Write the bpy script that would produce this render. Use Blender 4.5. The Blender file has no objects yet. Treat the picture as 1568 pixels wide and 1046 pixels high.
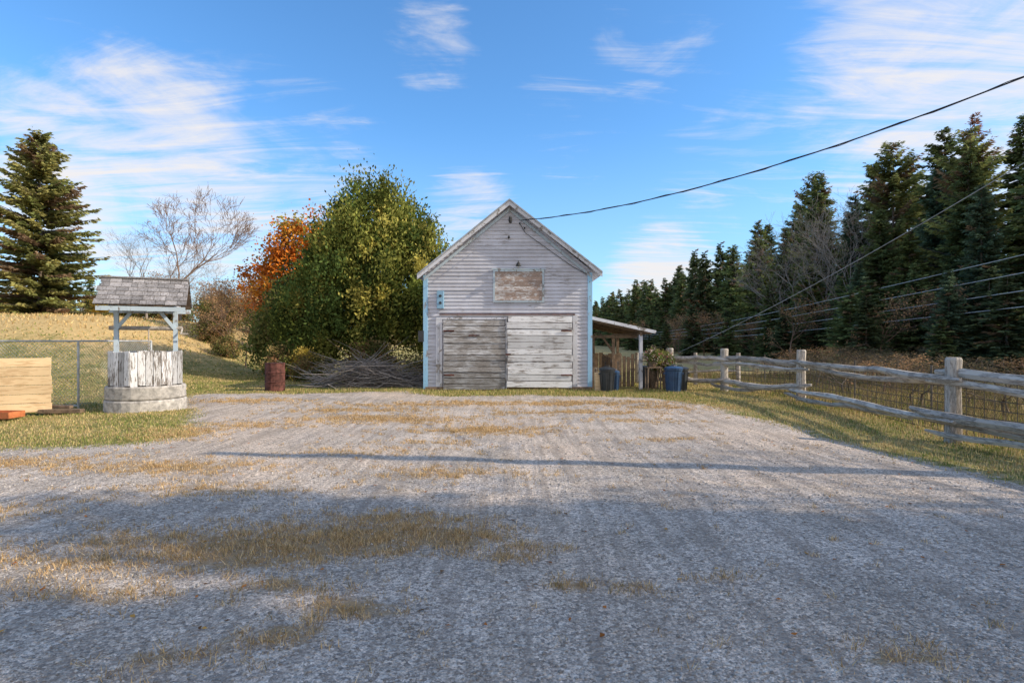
import bpy, math, random
import numpy as np
from mathutils import Vector, Matrix, Euler
rnd=random.Random(7); rng=np.random.default_rng(7)
scene=bpy.context.scene
COL=scene.collection
SUN_EL=math.radians(31); SUN_AZ=math.radians(-9)   # azimuth measured from +X

# ------------------------------------------------------------------ helpers
def S(t):
    t=np.clip(t,0,1); return t*t*(3-2*t)
def hgt(x,y):
    x=np.asarray(x,float); y=np.asarray(y,float)
    l=np.maximum(-x-10.6,0)
    h=(2.55*S(l/12.5)+.028*np.minimum(l,60))*S((y-15.5)/15)
    h=h-0.28*S((x-7.8)/3.0)*S((y+5)/6)
    h=h+0.018*np.sin(x*1.3+0.7*np.sin(y*.9))*np.cos(y*1.1)+0.008*np.sin(x*4.1+y*2.3)
    h=h+0.06*np.sin(x*.31+2)*np.sin(y*.27)*S((y-17)/8)
    return h
def h1(x,y): return float(hgt(x,y))

def mesh_np(name,V,F,cols=None,mats=(),smooth=False,mi=None):
    V=np.asarray(V,np.float32); F=np.asarray(F,np.int32)
    me=bpy.data.meshes.new(name)
    n,k=F.shape
    me.vertices.add(len(V)); me.vertices.foreach_set('co',V.ravel())
    me.loops.add(n*k); me.loops.foreach_set('vertex_index',F.ravel())
    me.polygons.add(n); me.polygons.foreach_set('loop_start',np.arange(0,n*k,k,dtype=np.int32))
    me.polygons.foreach_set('loop_total',np.full(n,k,np.int32))
    if mi is not None: me.polygons.foreach_set('material_index',np.asarray(mi,np.int32))
    me.update(calc_edges=True)
    if cols is not None:
        a=me.color_attributes.new('Col','FLOAT_COLOR','POINT')
        c=np.ones((len(V),4),np.float32); c[:,:3]=cols
        a.data.foreach_set('color',c.ravel())
    if smooth: me.polygons.foreach_set('use_smooth',np.ones(n,bool))
    for m in mats: me.materials.append(m)
    me.validate()
    return me
def put(me,name,loc=(0,0,0),rot=0,sc=(1,1,1),parent=None):
    o=bpy.data.objects.new(name,me); COL.objects.link(o)
    o.location=loc; o.rotation_euler=(0,0,rot); o.scale=sc
    if parent: o.parent=parent; o.matrix_parent_inverse=Matrix.Translation(-Vector(parent.location))
    return o
def empty(name,loc=(0,0,0)):
    o=bpy.data.objects.new(name,None); COL.objects.link(o); o.location=loc; o.empty_display_size=.3
    return o
class MB:
    def __init__(s): s.v=[];s.f=[];s.m=[];s.c=[]
    def add(s,vs,fs,mi=0,c=None):
        b=len(s.v)
        if c is None: c=rnd.uniform(.8,1.15)
        s.v+= [tuple(v) for v in vs]; s.c+=[c]*len(vs)
        for f in fs: s.f.append(tuple(i+b for i in f)); s.m.append(mi)
    def box(s,c,d,rot=(0,0,0),mi=0,col=None):
        R=Euler(rot).to_matrix(); c=Vector(c)
        vs=[c+R@Vector((sx*d[0]/2,sy*d[1]/2,sz*d[2]/2)) for sx in(-1,1) for sy in(-1,1) for sz in(-1,1)]
        s.add(vs,[(0,1,3,2),(4,6,7,5),(0,4,5,1),(2,3,7,6),(0,2,6,4),(1,5,7,3)],mi,col)
    def bx(s,x0,x1,y0,y1,z0,z1,mi=0,col=None):
        s.box(((x0+x1)/2,(y0+y1)/2,(z0+z1)/2),(x1-x0,y1-y0,z1-z0),mi=mi,col=col)
    def prism(s,poly,y0,y1,mi=0,col=None):
        n=len(poly)
        vs=[(x,y0,z) for x,z in poly]+[(x,y1,z) for x,z in poly]
        fs=[tuple(range(n)),tuple(range(2*n-1,n-1,-1))]+[(i,i+n,(i+1)%n+n,(i+1)%n) for i in range(n)]
        s.add(vs,fs,mi,col)
    def beam(s,a,b,w,h,mi=0,col=None):
        a=Vector(a);b=Vector(b);d=b-a
        q=d.to_track_quat('X','Z'); R=q.to_matrix(); c=(a+b)/2; L=d.length
        vs=[c+R@Vector((sx*L/2,sy*w/2,sz*h/2)) for sx in(-1,1) for sy in(-1,1) for sz in(-1,1)]
        s.add(vs,[(0,1,3,2),(4,6,7,5),(0,4,5,1),(2,3,7,6),(0,2,6,4),(1,5,7,3)],mi,col)
    def tube(s,pts,rad,n=8,mi=0,col=None,jit=0):
        pts=[Vector(p) for p in pts]
        if not hasattr(rad,'__len__'): rad=[rad]*len(pts)
        vs=[];fs=[]
        d0=(pts[-1]-pts[0]).normalized()
        up=Vector((0,0,1)) if abs(d0.z)<.9 else Vector((1,0,0))
        prof=[1+rnd.uniform(-jit,jit) for k in range(n)]
        for i,p in enumerate(pts):
            d=(pts[min(i+1,len(pts)-1)]-pts[max(i-1,0)]).normalized()
            if d.length<.5: d=d0
            u=d.cross(up).normalized(); w=u.cross(d)
            for k in range(n):
                a=2*math.pi*k/n; r=rad[i]*prof[k]*(1+rnd.uniform(-jit,jit)*.5)
                vs.append(p+u*math.cos(a)*r+w*math.sin(a)*r)
        for i in range(len(pts)-1):
            for k in range(n):
                fs.append((i*n+k,i*n+(k+1)%n,(i+1)*n+(k+1)%n,(i+1)*n+k))
        fs.append(tuple(range(n-1,-1,-1))); fs.append(tuple((len(pts)-1)*n+k for k in range(n)))
        s.add(vs,fs,mi,col)
    def obj(s,name,mats,parent=None,origin=None,smooth=False,bevel=0):
        me=bpy.data.meshes.new(name)
        o0=Vector(origin) if origin else Vector((0,0,0))
        me.from_pydata([tuple(Vector(v)-o0) for v in s.v],[],s.f)
        for m in (mats if isinstance(mats,(list,tuple)) else [mats]): me.materials.append(m)
        me.polygons.foreach_set('material_index',s.m)
        a=me.color_attributes.new('Col','FLOAT_COLOR','POINT')
        c=np.ones((len(s.v),4),np.float32); c[:,:3]=np.array(s.c)[:,None]
        a.data.foreach_set('color',c.ravel())
        if smooth: me.polygons.foreach_set('use_smooth',[True]*len(s.f))
        me.update()
        import bmesh
        bm=bmesh.new(); bm.from_mesh(me); bmesh.ops.recalc_face_normals(bm,faces=bm.faces); bm.to_mesh(me); bm.free()
        o=put(me,name,o0,parent=parent)
        if bevel:
            b=o.modifiers.new('b','BEVEL'); b.width=bevel; b.segments=1; b.limit_method='ANGLE'
        return o

# ------------------------------------------------------------------ materials
class NT:
    def __init__(s,nt): s.nt=nt
    def n(s,t,props=None,**ins):
        nd=s.nt.nodes.new(t)
        for k,v in (props or {}).items(): setattr(nd,k,v)
        for k,v in ins.items():
            key=k.replace('_',' ')
            if k.startswith('i') and k[1:].isdigit(): sock=nd.inputs[int(k[1:])]
            else: sock=nd.inputs[key]
            if isinstance(v,bpy.types.NodeSocket): s.nt.links.new(v,sock)
            else: sock.default_value=v
        return nd
    def math(s,op,a,b=0.0,clamp=False):
        return s.n('ShaderNodeMath',{'operation':op,'use_clamp':clamp},i0=a,i1=b).outputs[0]
    def mix(s,f,a,b,blend='MIX'):
        nd=s.nt.nodes.new('ShaderNodeMix'); nd.data_type='RGBA'; nd.blend_type=blend
        for i,v in ((0,f),(6,a),(7,b)):
            if isinstance(v,bpy.types.NodeSocket): s.nt.links.new(v,nd.inputs[i])
            else: nd.inputs[i].default_value=(v if i==0 else (*v,1))
        return nd.outputs[2]
    def ramp(s,f,a,b):
        nd=s.nt.nodes.new('ShaderNodeMapRange'); nd.interpolation_type='SMOOTHSTEP'
        s.nt.links.new(f,nd.inputs[0]); nd.inputs[1].default_value=a; nd.inputs[2].default_value=b
        return nd.outputs[0]
    def pos(s,scale=(1,1,1),rot=(0,0,0)):
        g=s.n('ShaderNodeNewGeometry')
        return s.n('ShaderNodeMapping',None,Vector=g.outputs['Position'],Scale=scale,Rotation=rot).outputs[0]
    def noise(s,v,scale,detail=4,rough=.55,dist=0):
        return s.n('ShaderNodeTexNoise',None,Vector=v,Scale=scale,Detail=detail,Roughness=rough,Distortion=dist).outputs[0]
def newmat(name):
    m=bpy.data.materials.new(name); m.use_nodes=True
    nt=NT(m.node_tree); b=m.node_tree.nodes['Principled BSDF']
    b.inputs['Roughness'].default_value=.8; b.inputs['Specular IOR Level'].default_value=.2
    return m,nt,b
def L(nt,a,b): nt.nt.links.new(a,b)
def painted(name,paint,wood,amount,sc=(1,1,1),dark=(.10,.085,.07),bump=.25,grime=.25):
    """weathered board: paint peeling off grey wood, grain along stretched axis; amount = share still painted"""
    m,nt,b=newmat(name)
    p=nt.pos(sc)
    g=nt.noise(p,9,6,.7,.3); f=nt.noise(p,38,4,.7); big=nt.noise(nt.pos(),1.6,3)
    w=nt.mix(nt.ramp(f,.35,.75),wood,dark)
    k=nt.math('ADD',nt.math('MULTIPLY',g,.7),nt.math('MULTIPLY',big,.3))
    th=.5+.30*(amount-.5)
    pm=nt.ramp(k,th-.03,th+.03)
    c=nt.mix(pm,paint,w)
    gm=nt.ramp(nt.noise(nt.pos((1,1,.5)),2.3,4,.6),.3,.75)
    c=nt.mix(nt.math('MULTIPLY',gm,grime),c,(wood[0]*.8,wood[1]*.8,wood[2]*.8))
    a=nt.n('ShaderNodeVertexColor',{'layer_name':'Col'}).outputs[0]
    c=nt.mix(1.0,c,a,'MULTIPLY')
    L(nt,c,b.inputs['Base Color'])
    bp=nt.n('ShaderNodeBump',None,Strength=bump,Distance=.01,Height=g)
    L(nt,bp.outputs[0],b.inputs['Normal'])
    return m
def simple(name,col,rough=.7,metal=0,var=.25,scale=6,spec=.3):
    m,nt,b=newmat(name)
    f=nt.noise(nt.pos(),scale,4,.65)
    c=nt.mix(nt.ramp(f,.3,.7),tuple(x*(1-var) for x in col),tuple(min(1,x*(1+var)) for x in col))
    a=nt.n('ShaderNodeVertexColor',{'layer_name':'Col'}).outputs[0]
    c=nt.mix(1.0,c,a,'MULTIPLY')
    L(nt,c,b.inputs['Base Color']); b.inputs['Roughness'].default_value=rough
    b.inputs['Metallic'].default_value=metal; b.inputs['Specular IOR Level'].default_value=spec
    return m
def leafmat(name,trans=.25,rv=.35):
    m,nt,b=newmat(name)
    a=nt.n('ShaderNodeVertexColor',{'layer_name':'Col'}).outputs[0]
    c=a
    if rv:
        oi=nt.n('ShaderNodeObjectInfo').outputs['Random']
        k=nt.math('ADD',nt.math('MULTIPLY',oi,rv),1-rv/2)
        cc=nt.n('ShaderNodeCombineColor',None,Red=k,Green=k,Blue=k).outputs[0]
        c=nt.mix(1.0,a,cc,'MULTIPLY')
    out=m.node_tree.nodes['Material Output'].inputs['Surface']
    m.node_tree.nodes.remove(b)
    d=nt.n('ShaderNodeBsdfDiffuse',None,Color=c)
    if trans:
        t=nt.n('ShaderNodeBsdfTranslucent',None,Color=c)
        d=nt.n('ShaderNodeMixShader',None,i0=trans,i1=d.outputs[0],i2=t.outputs[0])
    L(nt,d.outputs[0],out)
    return m

M_leaf=leafmat('foliage',.33); M_needle=leafmat('needles',.25,.5); M_grass=leafmat('grass_blades',.25,0)
M_bark=simple('bark',(.15,.115,.085),.95,scale=14,var=.4)
M_barkgrey=simple('bark_grey',(.30,.255,.22),.95,scale=14,var=.3)
M_barkbrown=simple('bark_reddish',(.24,.155,.11),.95,scale=14,var=.3)
M_siding=painted('siding_paint',(.60,.60,.665),(.40,.37,.37),.76,(.35,1,5),grime=.35)
M_blue=painted('blue_trim',(.30,.54,.74),(.36,.36,.38),.8,(1,1,.5))
M_pale=painted('pale_blue_trim',(.52,.62,.70),(.38,.36,.36),.7,(1,1,.5))
M_white=painted('white_trim',(.72,.72,.77),(.40,.36,.33),.70,(.6,1,.6))
M_doorL=painted('door_grey_boards',(.66,.655,.67),(.42,.385,.36),.42,(.3,1,4),bump=.7,dark=(.12,.10,.085),grime=.35)
M_doorR=painted('door_white_boards',(.86,.85,.86),(.40,.345,.31),.68,(.3,1,4),bump=.7,grime=.25)
M_loft=painted('loft_panel_boards',(.62,.60,.60),(.44,.33,.28),.45,(.7,1,2),bump=.4,dark=(.22,.155,.12))
M_oldwood=painted('old_rail_wood',(.54,.475,.41),(.42,.365,.315),.5,(1,.35,2),dark=(.11,.09,.075),bump=1.0)
M_postwood=painted('post_wood',(.54,.475,.41),(.42,.365,.315),.5,(3,3,.5),dark=(.12,.10,.08),bump=.9)
M_wellwood=painted('well_planks',(.78,.76,.76),(.30,.26,.23),.58,(4,4,.5),dark=(.09,.07,.055),bump=.6)
M_pine=painted('fresh_pine_boards',(.84,.62,.37),(.72,.50,.28),.6,(.4,.4,4),dark=(.55,.36,.20))
M_brown=painted('brown_wood',(.28,.195,.13),(.22,.155,.105),.5,(1,1,1),dark=(.08,.055,.04))
M_shingle=painted('cedar_shingles',(.36,.335,.33),(.25,.23,.225),.5,(3,3,3),dark=(.09,.08,.075),bump=.7)
M_metalroof=simple('metal_roof',(.42,.44,.47),.5,.4)
M_metal=simple('galvanised_steel',(.50,.50,.50),.5,.3)
M_fwire=simple('weathered_fence_wire',(.10,.09,.08),.9,0,spec=.05)
M_alu=simple('aluminium_cable',(.50,.50,.50),.8,0,spec=.1)
M_wire=simple('wire_black',(.03,.03,.032),.6)
M_dark=simple('dark_interior',(.035,.03,.028),.9)
M_stone=simple('concrete_ring',(.46,.42,.38),.95,scale=9,var=.35)
M_rust=simple('rusty_steel',(.11,.042,.033),.85,scale=7,var=.6)
M_bluepl=simple('blue_plastic',(.025,.06,.13),.45,spec=.5)
M_blackpl=simple('black_plastic',(.032,.035,.04),.4,spec=.5)
M_orange=simple('orange_plastic',(.50,.16,.06),.5)
M_glass=simple('bulb_glass',(.6,.6,.58),.15,spec=.6)

# ------------------------------------------------------------------ ground
POLY=np.array([(6.6,-6),(6.3,3),(5.75,6.0),(5.35,7.4),(5.1,10.5),(4.75,13.6),(3.4,15.7),(.6,16.25),(-1.9,16.0),(-3.4,17.3),(-5.6,17.1),(-9.2,16.3),(-9.0,14.6),(-7.2,12.6),(-6.5,11.2),(-5.4,9.4),(-5.7,8.5),(-7.6,8.05),(-12,7.7),(-40,7.2),(-40,-6)],float)
def sdist(x,y):
    x=np.asarray(x,float);y=np.asarray(y,float)
    d=np.full(x.shape,1e9); ins=np.zeros(x.shape,bool)
    n=len(POLY)
    for i in range(n):
        a=POLY[i];b=POLY[(i+1)%n]; e=b-a
        t=np.clip(((x-a[0])*e[0]+(y-a[1])*e[1])/(e@e),0,1)
        d=np.minimum(d,np.hypot(x-a[0]-t*e[0],y-a[1]-t*e[1]))
        c=((a[1]>y)!=(b[1]>y))
        xi=a[0]+(y-a[1])*e[0]/(e[1] if e[1]!=0 else 1e-9)
        ins^=c&(x<xi)
    return np.where(ins,d,-d)
PATCH=[(-1.9,4.25,.85,.42,1),(-1.35,4.5,.8,.36,1),(-.65,4.5,.6,.30,1),(-2.9,4.4,.9,.30,.5),(-.05,4.1,.25,.12,.7),(.36,3.62,.16,.10,.9),(-1.5,3.55,.28,.16,.7),(-.95,3.3,.3,.14,.9),
 (-1.0,5.0,.75,.25,.7),(-4.3,7.0,1.1,.4,.7),(-3.3,5.9,.9,.3,.5),(-.5,9.8,1.1,.45,.8),(-2.6,11.2,1.6,.5,.75),(-.9,6.7,1.1,.3,.5),(-3.2,4.0,.7,.3,.5),(-2.6,3.5,.5,.2,.5),(-1.25,2.95,.3,.14,.7),
 (1.95,2.8,.25,.08,.7),(1.1,12.2,1.7,.35,.6),(-1.8,13.8,2.5,.4,.6),(1.6,14.2,2.0,.4,.7),(.8,3.6,.15,.08,.6),(-4.2,3.9,.6,.3,.5),(-5.3,5.2,.8,.3,.6),(-1.7,2.75,.3,.12,.6),(1.4,3.7,.2,.08,.3),(-3.6,12.6,1.4,.35,.6),(3.4,13.2,1.2,.4,.5),(-2.2,7.9,1.0,.25,.4),(-.2,4.55,.2,.1,.5),(-6.4,7.2,1.0,.4,.6),(-5.6,9.6,.6,.8,.6),(-7,14.5,1.5,.5,.5),(.2,4.3,.3,.14,.5),
 (2.4,11.0,.9,.25,.45),(-1.2,8.6,.8,.2,.45),(2.6,8.8,.6,.18,.35),(-4.6,10.4,.8,.3,.5)]
def patchw(x,y):
    w=np.zeros(np.shape(x))
    for a,b,rx,ry,k in PATCH: w=np.maximum(w,k*np.exp(-(((x-a)/rx)**2+((y-b)/ry)**2)))
    return w
def lines(a,b,step,lo,hi):
    core=list(np.arange(a,b+1e-6,step)); s=step; x=a; L_=[]
    while x>lo: s*=1.13; x-=s; L_.append(x)
    s=step; x=core[-1]; R_=[]
    while x<hi: s*=1.13; x+=s; R_.append(x)
    return np.array(L_[::-1]+core+R_)
gx=lines(-13,9,.12,-1500,1500); gy=lines(2,19,.11,-300,2500)
X,Y=np.meshgrid(gx,gy); Z=hgt(X,Y)
nx,ny=len(gx),len(gy)
V=np.stack([X.ravel(),Y.ravel(),Z.ravel()],1)
idx=np.arange(nx*ny).reshape(ny,nx)
F=np.stack([idx[:-1,:-1],idx[:-1,1:],idx[1:,1:],idx[1:,:-1]],-1).reshape(-1,4)
sd=sdist(V[:,0],V[:,1])
C=np.zeros((len(V),3))
C[:,0]=np.clip(.5+sd/1.2,0,1); C[:,1]=patchw(V[:,0],V[:,1])
def tanw(x,y): return S((y-19.5)/9)*S((-x-12)/6)
C[:,2]=np.clip(tanw(V[:,0],V[:,1])+.55*S((V[:,0]-5.8)/2),0,1)

m,nt,b=newmat('ground_surface'); M_ground=m
at=nt.n('ShaderNodeVertexColor',{'layer_name':'Col'}).outputs[0]
sp=nt.n('ShaderNodeSeparateColor',None,Color=at)
P=nt.pos()
nA=nt.noise(P,1.1,4,.6); nB=nt.noise(P,7,5,.65); nC=nt.noise(P,60,3,.7); nD=nt.noise(P,.35,3,.55)
vor=nt.n('ShaderNodeTexVoronoi',None,Vector=P,Scale=48.0); vor2=nt.n('ShaderNodeTexVoronoi',None,Vector=P,Scale=120.0)
vs=nt.n('ShaderNodeSeparateColor',None,Color=vor.outputs['Color']).outputs[0]
vs2=nt.n('ShaderNodeSeparateColor',None,Color=vor2.outputs['Color']).outputs[0]
g=nt.mix(nt.ramp(nA,.3,.7),(.46,.40,.34),(.67,.58,.50))
g=nt.mix(nt.math('MULTIPLY',nt.ramp(nD,.42,.62),.6),g,(.70,.56,.44))
g=nt.mix(.75,g,nt.mix(vs,(.38,.37,.37),(1.5,1.48,1.46)),'MULTIPLY')
g=nt.mix(.7,g,nt.mix(vs2,(.45,.45,.45),(1.45,1.43,1.41)),'MULTIPLY')
g=nt.mix(nt.math('MULTIPLY',nt.ramp(nC,.50,.68),.65),g,(.18,.15,.125))
trs=[]
for rot in (.28,-.55):
    tr=nt.noise(nt.pos((3.2,.22,1),(0,0,rot)),2.0,4,.6); trs.append(tr)
    g=nt.mix(nt.math('MULTIPLY',nt.ramp(tr,.50,.62),.42),g,(.30,.245,.20))
dry=nt.mix(nC,(.15,.095,.05),(.54,.37,.19))
gr=nt.mix(nt.ramp(nt.math('ADD',nt.math('MULTIPLY',nA,.5),nt.math('MULTIPLY',nB,.5)),.38,.62),(.16,.175,.05),(.50,.39,.17))
gr=nt.mix(nt.math('MULTIPLY',nC,.4),gr,(.20,.15,.07))
hay=nt.mix(nB,(.36,.25,.10),(.78,.56,.27))
tm=nt.ramp(nt.math('ADD',sp.outputs[2],nt.math('MULTIPLY',nt.math('SUBTRACT',nt.math('ADD',nt.math('MULTIPLY',nB,.5),nt.math('MULTIPLY',nA,.5)),.5),1.4)),.3,.75)
gr=nt.mix(tm,gr,hay)
pm=nt.ramp(nt.math('ADD',sp.outputs[1],nt.math('MULTIPLY',nt.math('SUBTRACT',nB,.5),1.7)),.25,.72)
g=nt.mix(nt.math('MULTIPLY',pm,.82),g,dry)
gm=nt.ramp(nt.math('ADD',sp.outputs[0],nt.math('MULTIPLY',nt.math('SUBTRACT',nt.math('ADD',nt.math('MULTIPLY',nA,.5),nt.math('MULTIPLY',nB,.5)),.5),1.8)),.33,.64)
L(nt,nt.mix(gm,gr,g),b.inputs['Base Color']); b.inputs['Roughness'].default_value=.95; b.inputs['Specular IOR Level'].default_value=.04
hh=nt.math('ADD',nt.math('MULTIPLY',vor.outputs['Distance'],-.6),nt.math('MULTIPLY',nC,.8))
hh=nt.math('ADD',hh,nt.math('MULTIPLY',nB,1.2)); hh=nt.math('ADD',hh,nt.math('MULTIPLY',trs[0],2.0))
L(nt,nt.n('ShaderNodeBump',None,Strength=.7,Distance=.02,Height=hh).outputs[0],b.inputs['Normal'])

put(mesh_np('ground',V,F,C,[M_ground],True),'ground')
fc=V[F].mean(1)
keep=(sdist(fc[:,0],fc[:,1])>.0)&(fc[:,1]>-6)&(fc[:,0]>-40)
F2=F[keep]; u,inv=np.unique(F2,return_inverse=True)
V2=V[u].copy(); V2[:,2]+=.004
put(mesh_np('gravel_driveway',V2,inv.reshape(F2.shape),C[u],[M_ground],True),'gravel_driveway')

def stones(n):
    d=2.2*np.exp(rng.random(n)*np.log(9/2.2)); x=(rng.random(n)*2-1)*d*.98
    ok=(sdist(x,d)>.1); x=x[ok]; d=d[ok]; n=len(x)
    r=(.003+.0085*rng.random(n)**3)*(1+.08*d)
    base=np.array([(1,0,0),(-1,0,0),(0,1,0),(0,-1,0),(0,0,1),(0,0,-1)],float)
    sc=r[:,None,None]*(.65+.6*rng.random((n,6,1)))
    v=base[None]*sc; v[:,:,2]*=.7
    a=rng.random(n)*6.28; ca,sa=np.cos(a)[:,None],np.sin(a)[:,None]
    vx=v[:,:,0]*ca-v[:,:,1]*sa; vy=v[:,:,0]*sa+v[:,:,1]*ca
    z=hgt(x,d)+.005+r*.15
    V=np.stack([vx+x[:,None],vy+d[:,None],v[:,:,2]+z[:,None]],-1).reshape(-1,3)
    f=np.array([(0,2,4),(2,1,4),(1,3,4),(3,0,4),(2,0,5),(1,2,5),(3,1,5),(0,3,5)])
    F=(f[None]+6*np.arange(n)[:,None,None]).reshape(-1,3)
    g=(.24+.42*rng.random(n)**1.3)[:,None]*np.array([1,.91,.82])[None]
    return V,F,np.repeat(g,6,0)
v,f,c=stones(22000)
M_st,nt,b=newmat('loose_stone'); L(nt,nt.n('ShaderNodeVertexColor',{'layer_name':'Col'}).outputs[0],b.inputs['Base Color']); b.inputs['Specular IOR Level'].default_value=.05
put(mesh_np('loose_gravel',v,f,c,[M_st]),'loose_gravel')

def blades(name,x,y,h,w,col,lean=.5):
    n=len(x); z=hgt(x,y); a=rng.random(n)*6.28; l=h*lean*rng.random(n); la=rng.random(n)*6.28
    dx,dy=np.cos(a)*w/2,np.sin(a)*w/2
    b0=np.stack([x-dx,y-dy,z-.005],1); b1=np.stack([x+dx,y+dy,z-.005],1)
    t=np.stack([x+np.cos(la)*l,y+np.sin(la)*l,z+h*(1-.2*rng.random(n))],1)
    V=np.stack([b0,b1,t],1).reshape(-1,3); F=np.arange(3*n).reshape(n,3)
    put(mesh_np(name,V,F,np.repeat(col,3,0),[M_grass]),name)
def mixcol(n,cols,p):
    i=rng.choice(len(cols),n,p=p); c=np.array(cols)[i]*(.65+.7*rng.random((n,1))); return c
GREEN=[(.19,.235,.06),(.34,.33,.10),(.66,.50,.24),(.42,.30,.15)]
def field(n,x0,x1,y0,y1,pw=1.0):
    x=x0+(x1-x0)*rng.random(n); y=y0+(y1-y0)*rng.random(n)**pw; return x,y
def nz(x,y,s=1.0): return .5+.25*(np.sin(x*2.1*s+1.3*np.sin(y*1.7*s))+np.sin(y*2.9*s+1.7*np.sin(x*1.3*s+2)))
x,y=field(120000,-16,-4.6,7.6,24,1.5); ok=(sdist(x,y)<.12*(rng.random(len(x))*6-3)); x,y=x[ok],y[ok]
gsel=nz(x,y,.8)+.35*(rng.random(len(x))-.5)
c=np.where((gsel>.55)[:,None],mixcol(len(x),GREEN,[.4,.3,.2,.1]),mixcol(len(x),GREEN,[.12,.18,.45,.25]))
blades('lawn_grass',x,y,.02+.04*rng.random(len(x)),.010+.0006*y,c)
x,y=field(110000,4.0,13,4.5,21,1.2); ok=(sdist(x,y)<.12*(rng.random(len(x))*5-2.5)); x,y=x[ok],y[ok]
gsel=nz(x,y,.9)+.5*(rng.random(len(x))-.5)
c=np.where((gsel>.6)[:,None],mixcol(len(x),GREEN,[.35,.25,.25,.15]),mixcol(len(x),GREEN,[.08,.14,.48,.30]))
hh_=(.02+.05*rng.random(len(x)))*(1+3.0*S((x-6.6)/1.5)*rng.random(len(x)))
blades('verge_grass',x,y,hh_,.010+.0006*y,c)
x,y=field(45000,-7,5.2,15.3,17.8); ok=(sdist(x,y)<.12*(rng.random(len(x))*6-2)); x,y=x[ok],y[ok]
c=mixcol(len(x),GREEN,[.35,.25,.3,.1]); blades('garage_front_grass',x,y,.03+.09*rng.random(len(x))**2,.018,c)
xs=[];ys=[]
for a,b_,rx,ry,k in PATCH:
    n=int(15000*k*rx*ry/(1+.02*b_))+150
    k_=max(5,n//24)
    tx=a+rx*.7*rng.standard_normal(k_); ty=b_+ry*.7*rng.standard_normal(k_)
    i=rng.integers(0,len(tx),n); xs.append(tx[i]+.04*rng.standard_normal(n)); ys.append(ty[i]+.035*rng.standard_normal(n))
tx=rng.uniform(-6,5,380); ty=2.5+rng.random(380)**1.2*12; i=rng.integers(0,380,6500)
xs.append(tx[i]+.025*rng.standard_normal(6500)); ys.append(ty[i]+.025*rng.standard_normal(6500))
x=np.concatenate(xs);y=np.concatenate(ys)
c=mixcol(len(x),[(.66,.44,.21),(.42,.27,.13),(.22,.18,.06),(.80,.60,.35)],[.42,.33,.06,.19])
blades('dry_grass',x,y,.015+.05*rng.random(len(x))**1.5,.004+.0007*y,c,1.3)
x,y=field(60000,-60,-9,18,62,1.3); ok=(x/y>-1.0)&(x/y<-.3); x,y=x[ok],y[ok]
t=tanw(x,y)*(.6+.4*(nz(x,y,.35)>.45))
c=np.where((rng.random(len(x))<t)[:,None],mixcol(len(x),[(.76,.55,.26),(.50,.34,.15)],[.55,.45]),mixcol(len(x),GREEN,[.35,.3,.25,.1]))
blades('hillside_grass',x,y,.04+.14*rng.random(len(x))*(.2+t),.06,c,.8)
n=900; x=rng.uniform(-9,6,n); y=3+rng.random(n)**1.1*15; a=rng.random(n)*6.28; r=.014+.014*rng.random(n)
z=hgt(x,y)+.012
q=[]
for k in range(4):
    q.append(np.stack([x+np.cos(a+k*1.57)*r*(1,.6,1,.6)[k],y+np.sin(a+k*1.57)*r*(1,.6,1,.6)[k],z+.012*rng.random(n)],1))
V=np.stack(q,1).reshape(-1,3); c=mixcol(n,[(.45,.17,.05),(.50,.28,.08),(.22,.12,.06)],[.4,.3,.3])
put(mesh_np('fallen_leaves',V,np.arange(4*n).reshape(n,4),np.repeat(c,4,0),[M_grass]),'fallen_leaves')

# ------------------------------------------------------------------ trees
def tube_np(p0,p1,r0,r1,k=5):
    d=p1-p0; d/= (np.linalg.norm(d,axis=1,keepdims=True)+1e-9)
    ref=np.where(np.abs(d[:,2:3])<.9,np.array([[0,0,1.]]),np.array([[1.,0,0]]))
    u=np.cross(d,ref); u/=np.linalg.norm(u,axis=1,keepdims=True); w=np.cross(d,u)
    a=np.arange(k)*2*np.pi/k
    ring=np.cos(a)[None,:,None]*u[:,None,:]+np.sin(a)[None,:,None]*w[:,None,:]
    A=p0[:,None,:]+ring*r0[:,None,None]; B=p1[:,None,:]+ring*r1[:,None,None]
    V=np.concatenate([A,B],1).reshape(-1,3)
    n=len(p0); j=np.arange(k); f=np.stack([j,(j+1)%k,(j+1)%k+k,j+k],1)
    F=(f[None]+2*k*np.arange(n)[:,None,None]).reshape(-1,4)
    return V,F
def norm(a): return a/(np.linalg.norm(a,axis=-1,keepdims=True)+1e-9)
def merge(parts,name,mats):
    Vs=[];Fs=[];Cs=[];Ms=[];b=0
    for V,F,C_,mi in parts:
        Vs.append(V);Fs.append(F+b);Ms.append(np.full(len(F),mi));b+=len(V)
        C_=np.asarray(C_,float); Cs.append(np.broadcast_to(C_,(len(V),3)) if C_.ndim==1 else C_)
    return mesh_np(name,np.concatenate(Vs),np.concatenate(Fs),np.concatenate(Cs),mats,False,np.concatenate(Ms))
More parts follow.
